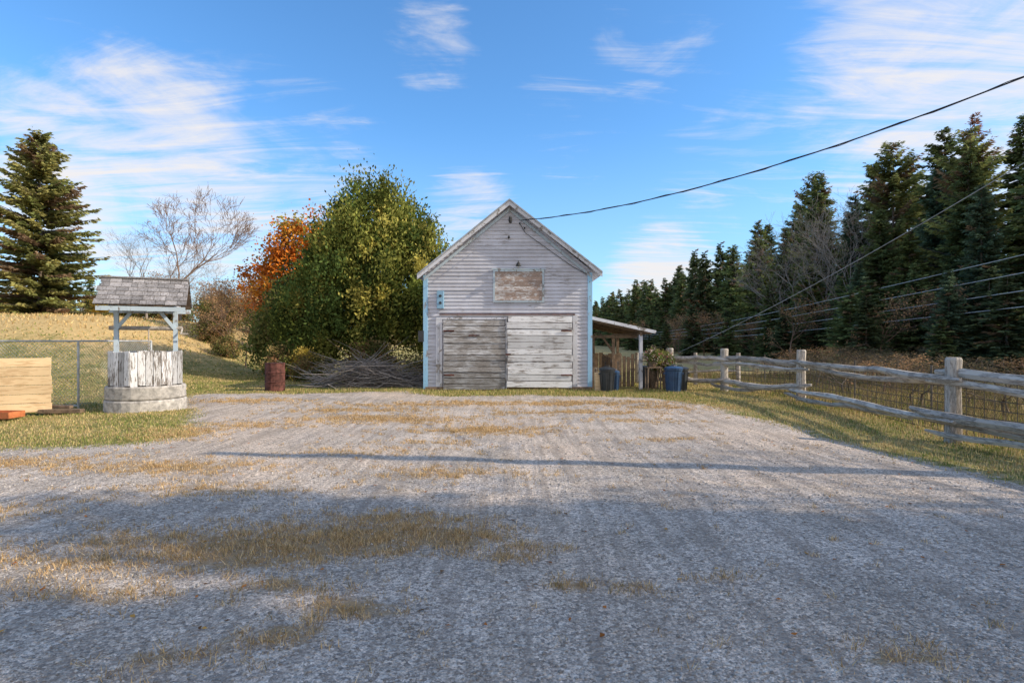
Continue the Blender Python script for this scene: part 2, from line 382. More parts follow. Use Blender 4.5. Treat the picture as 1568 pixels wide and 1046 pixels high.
def spruce(name,h,r,seed,base=.03,gap=.34,nb=8,step=.17,droop=.25,cols=((.10,.13,.055),(.20,.24,.09)),power=.8,dead=.05,sl=.46,up=0.0,wd=.36):
    R=np.random.default_rng(seed); sp_p=[];sp_d=[];sp_l=[];sp_w=[];sp_c=[]; b0=[];b1=[];br=[]
    z=base*h; ca=np.array(cols[0]); cb=np.array(cols[1])
    lob=R.random(3)*6.28
    while z<h*.985:
        t=z/h; k=max(3,int(nb*(1-.3*t)))
        for i in range(k):
            a=R.random()*6.28; Ln=(r*((1-t)**power)*(1+.18*math.sin(a*2+lob[0]+t*9)+.12*math.sin(a*3+lob[1]-t*15))*R.uniform(.62,1.12)+.12)
            if R.random()<.06: Ln*=.35
            if t<.15: Ln*=.75+.25*t/.15
            d=np.array([math.cos(a),math.sin(a),0.]); side=np.array([-d[1],d[0],0.])
            slope=(-.15+.75*t+up)+R.uniform(-.12,.12); zz=z+R.uniform(-.5,.5)*gap
            n=int(Ln/step)+2; s=np.linspace(.12,1,n)
            p=np.outer(s*Ln,d); p[:,2]=zz+Ln*(slope*s-droop*s**2*1.1+.14*s**4)
            b0.append([0,0,zz]); b1.append(p[-1]*1.0); br.append(.012+.012*Ln)
            bc=(ca+(cb-ca)*R.random())*R.uniform(.7,1.3)
            if R.random()<dead: bc=np.array([.26,.17,.10])
            for sg in (-1,1,0,-.5,.5):
                dd=norm(d*(.75)+side*sg*R.uniform(.7,1.3,(n,1))+R.normal(0,.2,(n,3))-np.array([0,0,.34 if abs(sg)>.6 else .10]))
                l=sl*(1.15-.5*s)*R.uniform(.6,1.25,n)*(.45+.55*min(1,Ln/1.2))
                sp_p.append(p+R.normal(0,.05,(n,3))); sp_d.append(dd); sp_l.append(l); sp_w.append(l*wd)
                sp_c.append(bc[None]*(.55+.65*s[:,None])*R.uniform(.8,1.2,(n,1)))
        z+=gap*R.uniform(.75,1.25)*(1-.35*t)
    p=np.concatenate(sp_p);d=np.concatenate(sp_d);l=np.concatenate(sp_l);w=np.concatenate(sp_w);c=np.concatenate(sp_c)
    rv=norm(R.normal(0,1,p.shape)+np.array([0,0,.25])); s_=norm(np.cross(d,rv))
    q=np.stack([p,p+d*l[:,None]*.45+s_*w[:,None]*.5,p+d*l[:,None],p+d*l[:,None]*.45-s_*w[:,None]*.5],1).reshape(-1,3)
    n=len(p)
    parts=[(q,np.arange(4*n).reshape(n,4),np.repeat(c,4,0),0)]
    b0=np.array(b0);b1=np.array(b1);br=np.array(br)
    V,F=tube_np(b0,b1,br,br*.3,3); parts.append((V,F,np.array([1.,1,1]),1))
    zs=np.linspace(0,1,9)*h; tr=.011*h*(1-zs/h)+.01
    P=np.stack([zs*0,zs*0,zs-.2],1); V,F=tube_np(P[:-1],P[1:],tr[:-1],tr[1:],8); parts.append((V,F,np.array([1.,1,1]),1))
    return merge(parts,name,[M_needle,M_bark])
def limbs_np(R,tips,trunk_top,r0,h0):
    p0=[];p1=[];a=[];b=[]
    for t in tips:
        s=R.uniform(.15,.9); st=np.array([trunk_top[0]*s,trunk_top[1]*s,h0+(trunk_top[2]-h0)*s]); 
        mid=(st+t)/2+R.normal(0,.15,3)+np.array([0,0,-.1]); rr=r0*(1-.75*s)*.45
        p0+=[st,mid];p1+=[mid,t];a+=[rr,rr*.55];b+=[rr*.55,rr*.15]
    return np.array(p0),np.array(p1),np.array(a),np.array(b)
def leafy(name,ells,nclump,nleaf,cr,ls,cols,p,seed,trunk=(0,0,4),tr=.2,vert=0.0,elong=1.0,shell=.55,flat=.8,bark=None,th=.3,cv=.35):
    R=np.random.default_rng(seed); cs=[]
    w=np.array([e[3]*e[4]*e[5] for e in ells]); w=w**.75; w/=w.sum()
    for i in range(nclump):
        e=ells[R.choice(len(ells),p=w)]; d=norm(R.normal(0,1,3)); rr=(shell+(1-shell)*R.random())
        bump=1+.13*math.sin(d[0]*5+seed)*math.cos(d[2]*6+d[1]*4)+.07*math.sin(d[1]*11+d[2]*9)
        cs.append(np.array(e[:3])+d*np.array(e[3:6])*rr*bump)
    cs=np.array(cs); cs=cs[cs[:,2]>th]
    k=len(cs); ci=np.repeat(np.arange(k),nleaf); n=len(ci)
    crs=cr*R.uniform(.55,1.35,k)
    off=R.normal(0,1,(n,3))*np.array([1,1,flat])*.5*crs[ci][:,None]
    pos=cs[ci]+off
    cen=np.mean([e[:3] for e in ells],0)
    out=norm(pos-cen)
    u=norm(R.normal(0,1,(n,3))+out*.7+np.array([0,0,vert])); v=norm(np.cross(u,R.normal(0,1,(n,3))))
    s=ls*R.uniform(.6,1.35,n)[:,None]
    q=np.stack([pos-u*s*elong*.5,pos+v*s*.38,pos+u*s*elong*.5,pos-v*s*.38],1).reshape(-1,3)
    cc=np.array(cols)[R.choice(len(cols),k,p=p)]*R.uniform(1-cv,1+cv,(k,1))
    c=cc[ci]*R.uniform(.75,1.25,(n,1))
    parts=[(q,np.arange(4*n).reshape(n,4),np.repeat(c,4,0),0)]
    tips=cs[R.choice(k,min(k,60),replace=False)]
    T=np.array(trunk,float)
    a0,a1,r0,r1=limbs_np(R,tips,T,tr,.6); V,F=tube_np(a0,a1,r0,r1,5); parts.append((V,F,np.array([1.,1,1]),1))
    zs=np.linspace(0,1,7)[:,None]; P=zs*T[None]; P[0,2]=-.3; P[1:-1,:2]+=R.normal(0,.05,(5,2)); rr=tr*(1.15-zs[:,0]*.8)
    V,F=tube_np(P[:-1],P[1:],rr[:-1],rr[1:],8); parts.append((V,F,np.array([1.,1,1]),1))
    return merge(parts,name,[M_leaf,bark or M_bark])
def bare(name,h,seed,spread=.5,depth=6,leaf=0,leafcol=(.35,.17,.06),bark=None,r0=None,ls=.12,kids=3,th=.3,thin=1.0):
    R=np.random.default_rng(seed); A=[];B=[];ra=[];rb=[];tips=[]
    def grow(p,d,ln,r,dep):
        ns=3
        for i in range(ns):
            q=p+d*ln/ns; r2=r*.88
            A.append(p);B.append(q);ra.append(r);rb.append(r2); p=q; r=r2
            d=norm(d+R.normal(0,.09,3)+np.array([0,0,.05]))
            if dep>0 and i<ns-1 and R.random()<.55:
                grow(p,norm(d+R.normal(0,spread*1.15,3)*np.array([1,1,.6])),ln*.62*R.uniform(.8,1.2),r*.45,dep-2 if dep>1 else 0)
        if dep<=0 or r<.003: tips.append(p); return
        for j in range(kids if dep>2 else 2):
            grow(p,norm(d+R.normal(0,spread,3)*np.array([1,1,.55])+np.array([0,0,.12])),ln*.74*R.uniform(.8,1.15),r*.62,dep-1)
    r0=r0 or h*.014
    grow(np.array([0,0,-.2]),np.array([0,0,1.]),h*th,r0,depth)
    A=np.array(A);B=np.array(B); top=max(B[:,2].max(),1e-3); f=h/top
    V,F=tube_np(A*f,B*f,np.maximum(ra,.006*thin),np.maximum(rb,.005*thin),4)
    parts=[(V,F,np.array([1.,1,1]),1)]
    if leaf:
        T=np.array(tips)*f; i=R.integers(0,len(T),leaf); p=T[i]+R.normal(0,.15,(leaf,3)); u=norm(R.normal(0,1,(leaf,3))); v=norm(np.cross(u,R.normal(0,1,(leaf,3))))
        s=ls*R.uniform(.6,1.3,(leaf,1)); q=np.stack([p-u*s*.5,p+v*s*.4,p+u*s*.5,p-v*s*.4],1).reshape(-1,3)
        parts.append((q,np.arange(4*leaf).reshape(leaf,4),np.repeat(np.array(leafcol)[None]*R.uniform(.6,1.4,(leaf,1)),4,0),0))
    return merge(parts,name,[M_leaf,bark or M_barkgrey])

SP=[spruce('spruce_mesh_a',18,3.9,1,nb=9),spruce('spruce_mesh_b',18,3.4,2,droop=.32,gap=.36,nb=9),spruce('spruce_mesh_c',18,4.3,3,gap=.40,nb=9,cols=((.12,.145,.05),(.23,.26,.09))),
    spruce('spruce_mesh_d',18,3.1,4,power=.7,nb=9,cols=((.08,.12,.07),(.15,.20,.12)))]
FAR=[spruce('spruce_far_a',16,3.5,11,gap=.55,nb=7,step=.28,sl=.75),spruce('spruce_far_b',16,3.0,12,gap=.6,nb=7,step=.28,sl=.75,cols=((.09,.12,.06),(.16,.19,.09)))]
PINE=spruce('pine_mesh',18,3.9,21,base=.10,gap=.55,nb=8,step=.17,droop=.05,cols=((.14,.165,.06),(.30,.30,.11)),power=.6,sl=.52,up=.05,dead=.12)
RED=spruce('dead_spruce_mesh',16,1.9,22,cols=((.32,.14,.09),(.40,.19,.12)),gap=.45,nb=6)
BARE=[bare('bare_mesh_a',11,31),bare('bare_mesh_b',11,32,.6),bare('bare_mesh_c',6,33,.65,5,leaf=700,leafcol=(.44,.26,.13),bark=M_barkbrown)]
BRUSH=bare('brush_mesh',6,34,.7,5,leaf=500,leafcol=(.17,.13,.07),bark=M_bark)
def tree(me,name,x,y,h,base_h,parent=None,w=1.0,rot=None):
    s=h/base_h; return put(me,name,(x,y,h1(x,y)-.05),rnd.uniform(0,6.28) if rot is None else rot,(s*w,s*w,s),parent)
front=[(31.5,32.5,16.0,0),(35,34.5,17.5,2),(30.0,36.5,14.5,1),(36,39,18.0,0),(31.0,40.5,14.5,3),(33.5,43.0,18.5,2),(29.5,44.5,12.5,0),(34,47.5,18.0,1),
 (30.5,49.5,15.0,3),(34.5,53,19,0),(31,55.5,16,2),(33,59.5,20,1),(31.5,64,15,0),(34.5,67,18.5,3),(32,72,17.5,2),(35,76,18,0),(32.5,81,16,1),
 (28.6,33.8,11.5,3),(27.8,38.8,9.5,2),(28.6,47.5,8.5,0),(28.3,52.5,9.5,2),(24.8,31.5,6.0,3),(26.2,36,7.0,0),(25.5,41,6.0,1),(27.2,43.5,8,3),(26.5,57,8,1)]
for i,(x,y,h,k) in enumerate(front):
    tree(SP[k],'spruce_tree',x,y,h,18,w=1.08 if h>11 else 1.35)
tree(PINE,'pine_tree',31.6,46.0,18.5,18); tree(PINE,'pine_tree',33.2,61.5,20.5,18,w=.8); tree(PINE,'pine_tree',31.2,37.8,16.5,18)
tree(RED,'dead_spruce_tree',33.0,39.6,18.2,16)
for x,y,h,k in ((29.2,51.5,16.5,0),(29.0,47.0,15.0,1),(28.8,56,15,0),(29.8,62,14.5,1)): tree(BARE[k],'bare_tree',x,y,h,11)
fo=empty('conifer_forest',(40,90,0))
for i in range(95):
    y=rnd.uniform(31,200); x=rnd.uniform(37,54)+max(0,(y-90))*.02
    if y>84: x=rnd.uniform(31.5,50)+max(0,(y-120))*.03
    tree((SP+FAR)[rnd.choice([0,1,2,3,4,5])] if y<70 else FAR[rnd.randint(0,1)],'spruce',x,y,rnd.uniform(13,18)*(1-.12*(y>110)),18 if y<70 else 16,fo)
for i in range(55):
    y=84+i*2.6; x=31.5+rnd.uniform(-1.5,2.5)
    tree(FAR[i%2],'spruce',x,y,rnd.uniform(11,17.5),16,fo)
for i in range(44):
    y=rnd.uniform(28,105); x=rnd.uniform(21.5,28.5)
    if x<.5*28 : continue
    tree(FAR[i%2],'young_spruce',x,max(y,x*1.12),rnd.uniform(3,6.5),16,fo,w=1.7)
for i in range(8):   # the forest continues beside the yard, out of view, and shades the ground behind the fence
    tree(FAR[i%2],'spruce',rnd.uniform(29,36),20.5+i*1.1,rnd.uniform(11,14),16,fo,w=1.1)
for i in range(50):
    x=rnd.uniform(-60,50); y=rnd.uniform(215,260); tree(FAR[i%2],'spruce',x,y,rnd.uniform(10,15),16,fo)
for i in range(18):
    y=rnd.uniform(32,100); tree(BARE[2],'shrub',rnd.uniform(22,28),y,rnd.uniform(3,6),6,fo)
# brushy thicket behind the fence
th=empty('brush_thicket',(11,15,0))
for i in range(64):
    y=rnd.uniform(7.5,31); x=rnd.uniform(9.3,18)+.15*(y-8)
    tree(BRUSH if i%5 else BARE[2],'brush',x,y,rnd.uniform(.8,1.6),6,th,w=2.2)
# trees right of the photographer that throw the foreground shade
ash=leafy('open_maple_mesh',[(0,0,9,3.0,1.5,3.4),(-1,.6,6.4,2.2,1.3,1.7),(1,-.4,12,1.8,1.2,1.8)],56,115,.85,.24,[(.45,.28,.05),(.25,.22,.05)],[.6,.4],81,(0,0,11),.2,shell=.2)
put(ash,'maple_tree',(17.0,1.9,-.2),0,(1.0,.8,1)); put(ash,'maple_tree',(21.5,-.4,-.2),2.2,(1.1,1.0,1.05))
tree(SP[0],'spruce_tree',14.3,2.5,9.8,18,w=.9); tree(SP[1],'spruce_tree',15.0,.25,12.5,18,w=.95); tree(SP[1],'spruce_tree',23.5,-1.8,13,18,w=1.1)
tree(SP[3],'spruce_tree',19.5,-.9,13.5,18,w=.9)
tree(BARE[0],'bare_tree',16.5,4.0,10.5,11); tree(BARE[1],'bare_tree',13.5,3.5,8.5,11)

CED=[(.15,0,4.5,2.75,2.5,3.6),(.1,0,6.3,1.9,1.8,2.2),(1.9,-.3,3.9,1.6,1.8,2.8),(-2.9,-.2,2.3,1.55,1.7,2.3),(-1.4,-.3,4.6,1.4,1.6,2.2),(1.3,0,6.2,1.4,1.5,1.7),(-.6,-1.0,3.2,1.9,1.4,2.4)]
ced=leafy('cedar_mesh',CED,560,190,.50,.105,[(.15,.175,.04),(.25,.25,.06),(.09,.125,.035),(.42,.36,.09)],[.4,.25,.23,.12],41,(0,0,6.5),.3,vert=1.0,elong=1.5,shell=.70,flat=1.5,cv=.5)
put(ced,'cedar_tree',(-6.0,24.2,h1(-6,24)),0,(.98,.98,.99))
ced2=leafy('cedar_small_mesh',[(0,0,2.1,1.3,1.3,2.1),(-.6,0,1.5,1.2,1.1,1.3)],150,120,.5,.11,[(.14,.16,.045),(.25,.22,.07),(.30,.23,.10)],[.5,.3,.2],42,(0,0,3),.14,vert=.7,elong=1.5,shell=.6,flat=1.3)
put(ced2,'cedar_tree',(-10.2,25.6,h1(-10,25)),0)
ma=leafy('maple_mesh',[(0,0,6.6,2.3,2.1,2.8),(-1.6,0,5.0,1.6,1.6,1.9),(1.5,0,6.3,1.5,1.5,2.2)],220,95,.62,.16,[(.80,.26,.04),(.85,.40,.07),(.54,.17,.04),(.40,.33,.07)],[.4,.25,.2,.15],43,(0,0,7),.22,shell=.4)
put(ma,'maple_tree',(-12.4,32.5,h1(-12.6,32.5)-.6),0,(1.05,1.05,1.0))
tree(bare('bare_maple_mesh',12,56,.46,7,leaf=200,r0=.17,bark=M_barkbrown,thin=1.9),'bare_tree',-24.2,40,10.4,12)
tree(BARE[1],'bare_tree',-29.0,44,8.0,11); tree(BARE[0],'bare_tree',-27.5,46,7.0,11); tree(BARE[1],'bare_tree',-20.2,38,5.0,11)
LSP=spruce('left_spruce_mesh',14.5,4.4,61,base=.05,gap=.38,nb=10,step=.16,droop=.16,cols=((.19,.21,.07),(.42,.37,.13)),power=.62,dead=.16,sl=.5,up=.05,wd=.42)
put(LSP,'spruce_tree',(-34.0,40,h1(-34,40)-.7),.4,(1,1,.97))
put(LSP,'spruce_tree',(-40.5,41,h1(-40,41)-.2),2.4,(.75,.75,.62))
for x,y,h in [(-17.2,33,3.6),(-16.0,31,3.2),(-18.6,35,3.0),(-14.6,29,2.6),(-19.5,37,3.2),(-13.2,27.5,2.2),(-33,52,4.5),(-36,55,5),(-22,44,3.5),(-16.5,36,4.8),(-15.4,34,4.6)]:
    tree(BARE[2],'bare_shrub',x,y,h*1.1,6,w=1.25)
gb=leafy('bush_mesh',[(0,0,1.0,1.2,1.1,1.1)],80,80,.5,.11,[(.17,.18,.055),(.36,.26,.11),(.36,.20,.10)],[.5,.3,.2],44,(0,0,1.2),.05,shell=.4,th=.1)
yb=leafy('yellow_bush_mesh',[(0,0,1.0,1.2,1.1,1.1)],60,70,.5,.12,[(.70,.50,.08),(.52,.39,.10)],[.6,.4],45,(0,0,1.2),.05,shell=.4,th=.1)
for x,y,s in [(-9.2,22.3,.7),(-7.8,21.3,.55),(-14.8,28.8,.6),(-16.8,31.2,.8),(-19.5,36.5,1.0),(-3.4,20.5,.55),(-5.4,21.8,.8),(-18,41,1.3),(-21.5,42.5,1.2),(-24.5,46,1.3),(-31,49,1.4),(-29,47,1.2)]:
    put(gb,'bush',(x,y,h1(x,y)-.1),rnd.random()*6,(s,s,s))
put(yb,'bush',(-31.8,43,h1(-31.8,43)),0,(.7,.7,.8)); put(yb,'bush',(-8.2,21.9,0),1,(.45,.45,.6)); put(yb,'bush',(-45,50,h1(-45,50)),1,(1,1,1.1))
hf=empty('distant_trees',(-40,70,4))
for i in range(75):
    x=rnd.uniform(-95,-14); y=rnd.uniform(56,85)
    m_=rnd.choice([FAR[0],FAR[1],BARE[0],BARE[1],BARE[2],gb]); 
    if m_ is gb: put(gb,'shrub',(x,y,h1(x,y)),rnd.random()*6,(2,2,2.2),hf)
    else: tree(m_,'tree',x,y,rnd.uniform(3.5,7.0),{FAR[0]:16,FAR[1]:16,BARE[2]:6}.get(m_,11),hf)

# ------------------------------------------------------------------ garage
gar=empty('garage',(-.13,20.9,0))
XL,XR,YF,YB=-2.79,2.52,17.66,24.3; PKX,PKZ=-.08,5.93; ZL,ZR=3.74,3.82
mb=MB(); mb.prism([(XL+.03,0),(XR-.03,0),(XR-.03,ZR-.06),(PKX,PKZ-.08),(XL+.03,ZL-.06)],YF+.03,YB,col=.9); mb.obj('wall_core',M_siding,gar)
mb=MB(); z=.12; bh=.118
def span(z):
    l=XL if z<ZL else XL+(PKX-XL)*(z-ZL)/(PKZ-ZL); r=XR if z<ZR else XR+(PKX-XR)*(z-ZR)/(PKZ-ZR); return l,r
while z<PKZ-.05:
    z2=min(z+bh,PKZ-.02); a,b_=span(z); c_,d_=span(z2)
    cuts=sorted([0,1]+[rnd.uniform(.2,.8) for _ in range(rnd.randint(0,2))])
    for u0,u1 in zip(cuts[:-1],cuts[1:]):
        x0=a+(b_-a)*u0+.001;x1=a+(b_-a)*u1-.001;x2=c_+(d_-c_)*u1-.001;x3=c_+(d_-c_)*u0+.001
        yo=YF+rnd.uniform(-.003,.003); dz=rnd.uniform(-.003,.003)
        vs_=[(x0,yo-.014,z+dz),(x1,yo-.014,z+dz),(x2,yo+.012,z2),(x3,yo+.012,z2),(x0,yo+.02,z+dz),(x1,yo+.02,z+dz)]
        mb.add(vs_,[(0,1,2,3),(4,5,1,0)],0,rnd.uniform(.86,1.08))
    z+=bh
mb.obj('clapboard_siding',M_siding,gar)
mb=MB()
mb.bx(XL-.03,XL+.11,YF-.045,YF+.05,.05,ZL-.08); mb.bx(XR-.11,XR+.03,YF-.045,YF+.05,.05,ZR-.08)
mb.obj('corner_trim',M_blue,gar)
eL=(-2.98,3.68); eR=(2.84,3.76); pk=(PKX,6.03)
mb=MB(); mb.prism([pk,eL,(eL[0],eL[1]-.05),(pk[0],pk[1]-.05)],YF-.28,YB+.2); mb.prism([(pk[0]+.002,pk[1]),(eR[0],eR[1]),(eR[0],eR[1]-.05),(pk[0]+.002,pk[1]-.05)],YF-.28,YB+.2)
for sgn,e in ((-1,eL),(1,eR)):
    for y_ in np.arange(YF-.2,YB,.6): mb.beam((pk[0],y_,pk[1]+.01),(e[0],y_,e[1]+.01),.03,.02)
mb.obj('roof',M_metalroof,gar)
mb=MB()
for e,o_ in ((eL,0),(eR,.003)):
    mb.prism([(pk[0]+o_,pk[1]-.055),(e[0],e[1]-.055),(e[0],e[1]-.17),(pk[0]+o_,pk[1]-.19)],YF-.25,YF-.215)
    mb.prism([(pk[0]+o_,pk[1]-.06),(e[0],e[1]-.06),(e[0],e[1]-.10),(pk[0]+o_,pk[1]-.10)],YF-.213,YB+.1)
mb.obj('barge_boards',M_white,gar)
mb=MB()
for e,w_ in ((eL,XL),(eR,XR)):
    mb.prism([(pk[0]+(.003 if e is eR else 0),pk[1]-.22),(w_,e[1]-.09),(w_,e[1]-.19),(pk[0]+(.003 if e is eR else 0),pk[1]-.33)],YF-.05,YF-.02)
mb.obj('gable_trim',M_pale,gar)
def door(name,x0,x1,z0,z1,y,mat,n,skew=0):
    mb=MB(); hb=(z1-z0)/n
    for i in range(n):
        za=z0+i*hb; g_=rnd.uniform(.008,.024)
        mb.box(((x0+x1)/2+rnd.uniform(-.015,.015),y+rnd.uniform(-.010,.010),za+hb/2),(x1-x0+rnd.uniform(-.04,.02),.03,hb-g_),rot=(rnd.uniform(-.06,.06),skew+rnd.uniform(-.006,.006),0),col=rnd.uniform(.70,1.12))
    mb.obj(name,mat,gar,bevel=.004)
    mb=MB(); mb.bx(x0+.02,x1-.02,y+.028,y+.038,z0+.02,z1-.02,col=.5)
    mb.obj(name+'_backing',M_dark,gar)
door('left_door',-2.18,-.20,.03,2.24,YF-.085,M_doorL,12)
door('right_door',-.15,1.90,.10,2.36,YF-.125,M_doorR,11,.006)
mb=MB()
mb.bx(-2.42,-2.22,YF-.045,YF-.02,.12,2.30); mb.bx(1.93,2.08,YF-.045,YF-.02,.10,2.42)
mb.bx(-2.42,-.16,YF-.05,YF-.02,2.26,2.33); mb.bx(-.20,-.165,YF-.13,YF-.03,.05,2.3,col=.6)
mb.bx(-2.36,-2.30,YF-.07,YF-.047,.3,2.1,col=.7)
mb.obj('door_frame',M_white,gar,bevel=.003)
mb=MB(); mb.bx(-2.30,2.0,YF-.07,YF-.03,2.40,2.44); mb.box((-1.2,YF-.115,1.75),(.35,.02,.04),col=.8)
for x_ in (-2.12,1.84):
    for z_ in (.5,1.9): mb.box((x_+(.12 if x_<0 else -.12),YF-.155 if x_>0 else YF-.118,z_),(.34,.012,.045))
mb.box((-.12,YF-.16,1.15),(.16,.02,.05)); mb.obj('door_hardware',M_rust,gar)
mb=MB(); mb.box((-.1,YF-.02,.06),(5.3,.08,.12)); mb.obj('sill_board',M_brown,gar)
mb=MB(); x0,x1,z0,z1=-.60,1.02,2.80,3.84
for i in range(6):
    hb=(z1-z0-.12)/6; mb.box(((x0+x1)/2,YF-.03+rnd.uniform(-.003,.003),z0+.06+hb*(i+.5)),(x1-x0-.12,.02,hb-.006))
mb.obj('loft_hatch',M_loft,gar)
mb=MB(); mb.bx(x0,x1,YF-.06,YF-.02,z1-.06,z1); mb.bx(x0,x1,YF-.06,YF-.02,z0,z0+.05); mb.bx(x0,x0+.06,YF-.055,YF-.02,z0+.052,z1-.062); mb.bx(x1-.06,x1,YF-.055,YF-.02,z0+.052,z1-.062)
mb.bx(x0-.05,x1+.05,YF-.09,YF-.02,z1+.002,z1+.03); mb.obj('loft_hatch_frame',M_pale,gar)
mb=MB(); mb.bx(-2.38,-2.16,YF-.10,YF-.02,2.60,3.16); mb.obj('utility_box',M_blue,gar,bevel=.01)
mb=MB()
for z_ in (2.78,3.0): mb.tube([(-2.27,YF-.115,z_),(-2.27,YF-.10,z_)],.045,10)
mb.bx(-2.98,-2.80,YF-.05,YF+.1,1.55,1.9); mb.obj('box_knobs',M_blackpl,gar)
mb=MB(); mb.tube([(.2,YF-.02,4.08),(.2,YF-.14,4.1),(.2,YF-.2,4.03)],.012,6); mb.tube([(.2,YF-.2,4.05),(.2,YF-.2,3.98),(.2,YF-.2,3.93)],[.03,.07,.09],10)
mb.tube([(-.05,YF-.02,5.35),(-.05,YF-.22,5.37)],.015,6); mb.tube([(-.05,YF-.2,5.47),(-.05,YF-.2,5.36),(-.05,YF-.2,5.28)],[.05,.06,.04],8)
mb.tube([(-.1,YF-.02,4.85),(-.1,YF-.15,4.87)],.03,8); mb.tube([(.25,YF-.02,5.3),(.25,YF-.14,5.3)],.025,6); mb.tube([(.4,YF-.02,5.15),(.4,YF-.14,5.15)],.025,6)
mb.tube([(.25,YF-.04,5.3),(.42,YF-.05,5.0),(1.9,YF-.03,3.95),(2.36,YF-.03,3.7)],.009,5)
mb.obj('service_mast_and_lamps',M_wire,gar)
mb=MB(); mb.tube([(.2,YF-.2,3.93),(.2,YF-.2,3.88)],[.04,.025],8); mb.obj('lamp_bulb',M_glass,gar,smooth=True)

le=empty('lean_to_shed',(3.5,20,0))
mb=MB(); mb.prism([(2.56,2.36),(4.62,1.90),(4.62,1.86),(2.56,2.32)],17.75,22.6); mb.obj('roof',M_metalroof,le)
mb=MB()
for y_ in np.arange(17.85,22.5,.75): mb.beam((2.56,y_,2.26),(4.5,y_,1.83),.045,.1)
mb.beam((4.15,17.8,1.80),(4.15,22.5,1.80),.08,.12); mb.beam((2.6,18.4,1.72),(4.15,18.4,1.72),.05,.1)
for x_,y_ in ((3.38,18.5),(3.15,21.5),(2.68,18.4),(4.15,21.8)): mb.bx(x_-.05,x_+.05,y_-.05,y_+.05,-.1,1.8)
mb.beam((3.38,18.5,1.2),(2.95,18.5,1.8),.04,.07)
for i in range(10): mb.bx(2.6+i*.18,2.76+i*.18,22.3,22.33,.0,1.0+.1*rnd.random())
mb.obj('rafters_posts_and_back_wall',M_brown,le)
mb=MB(); mb.bx(4.10,4.20,17.82,17.94,-.1,1.78); mb.beam((2.56,17.74,2.31),(4.6,17.74,1.86),.02,.10); mb.obj('white_post_and_fascia',M_white,le)
mb=MB()
for i in range(9): mb.bx(3.3+.0,3.32,18.6+i*.2,18.78+i*.2,.1,1.05+rnd.uniform(-.05,.05))
for i in range(5): mb.bx(3.42+i*.14,3.53+i*.14,18.55,18.58,.05,1.1+rnd.uniform(-.06,.06))
mb.obj('slat_partition',M_brown,le)
mb=MB()
for r_ in range(6):
    for i in range(7):
        x_=2.72+i*.09+rnd.uniform(-.02,.02)+(r_%2)*.045; mb.tube([(x_,21.2,.06+r_*.09),(x_+rnd.uniform(-.02,.02),21.6,.06+r_*.09)],rnd.uniform(.035,.05),7)
mb.obj('firewood',M_oldwood,le)
def bin_(name,x,y,r,h,mat,lid=True,rot=0):
    mb=MB(); g0=h1(x,y)
    pr=[(0,.78),(.04,.80),(.5,.9),(.88,1.0),(.92,1.06),(.96,1.06),(.97,1.0)]
    mb.tube([(x,y,g0+h*a) for a,_ in pr],[r*b for _,b in pr],18,col=1)
    if lid: mb.tube([(x,y,g0+h*a) for a in (.972,1.0,1.05,1.08)],[r*1.1,r*1.1,r*.85,r*.3],18,col=1); mb.tube([(x-.08,y,g0+h*1.08),(x-.06,y,g0+h*1.13),(x+.06,y,g0+h*1.13),(x+.08,y,g0+h*1.08)],.014,6)
    for s_ in (-1,1): mb.box((x+s_*r*1.03,y,g0+h*.78),(.05,.14,.05))
    for i in range(10):
        a=i*.628; mb.tube([(x+math.cos(a)*r*.83,y+math.sin(a)*r*.83,g0+h*.1),(x+math.cos(a)*r*.99,y+math.sin(a)*r*.99,g0+h*.85)],.012,4,col=.9)
    mb.obj(name,mat,origin=(x,y,g0))
bin_('garbage_can',2.95,17.2,.23,.72,M_blackpl); bin_('blue_barrel',3.22,17.5,.17,.62,M_bluepl,True)
bin_('blue_garbage_bin',4.92,16.9,.26,.74,M_bluepl,True); bin_('garbage_can',5.28,17.4,.24,.72,M_blackpl,True); bin_('garbage_can',3.55,19.6,.25,.8,M_blackpl); bin_('garbage_can',4.5,18.6,.22,.7,M_blackpl)
fl=leafy('flowers_mesh',[(0,0,.18,.30,.26,.22)],60,34,.14,.05,[(.16,.21,.06),(.28,.28,.08),(.70,.26,.24),(.7,.55,.48)],[.42,.28,.14,.16],71,(0,0,.15),.01,shell=.3,th=.02)
put(fl,'flower_plant',(4.45,17.6,.88),2,(1.1,1.1,1.1)); put(fl,'flower_plant',(4.7,18.3,.55),1,(.9,.9,1.0)); put(fl,'flower_plant',(5.0,17.9,.62),3,(.9,.9,1.4))
mb=MB(); mb.bx(4.25,4.7,17.4,17.8,.72,.76); 
for x_ in (4.28,4.67):
    for y_ in (17.43,17.77): mb.bx(x_-.02,x_+.02,y_-.02,y_+.02,-.02,.72)
mb.tube([(4.45,17.6,.76),(4.45,17.6,.92)],[.12,.16],12); mb.obj('plant_stand',M_brown,origin=(4.45,17.6,0))
mb=MB()
for x_,y_,z_ in ((4.7,18.3,.0),(5.0,17.9,.0)): mb.tube([(x_,y_,-.05),(x_,y_,.3),(x_,y_,.62)],[.13,.15,.18],12)
mb.obj('flower_pots',M_brown,origin=(4.7,18.3,0))
mb=MB(); mb.bx(2.60,2.78,17.3,17.5,0,.55); mb.bx(2.6,2.85,17.28,17.52,.552,.58,col=1.1); mb.obj('wooden_crate',M_pine,origin=(2.7,17.4,0))

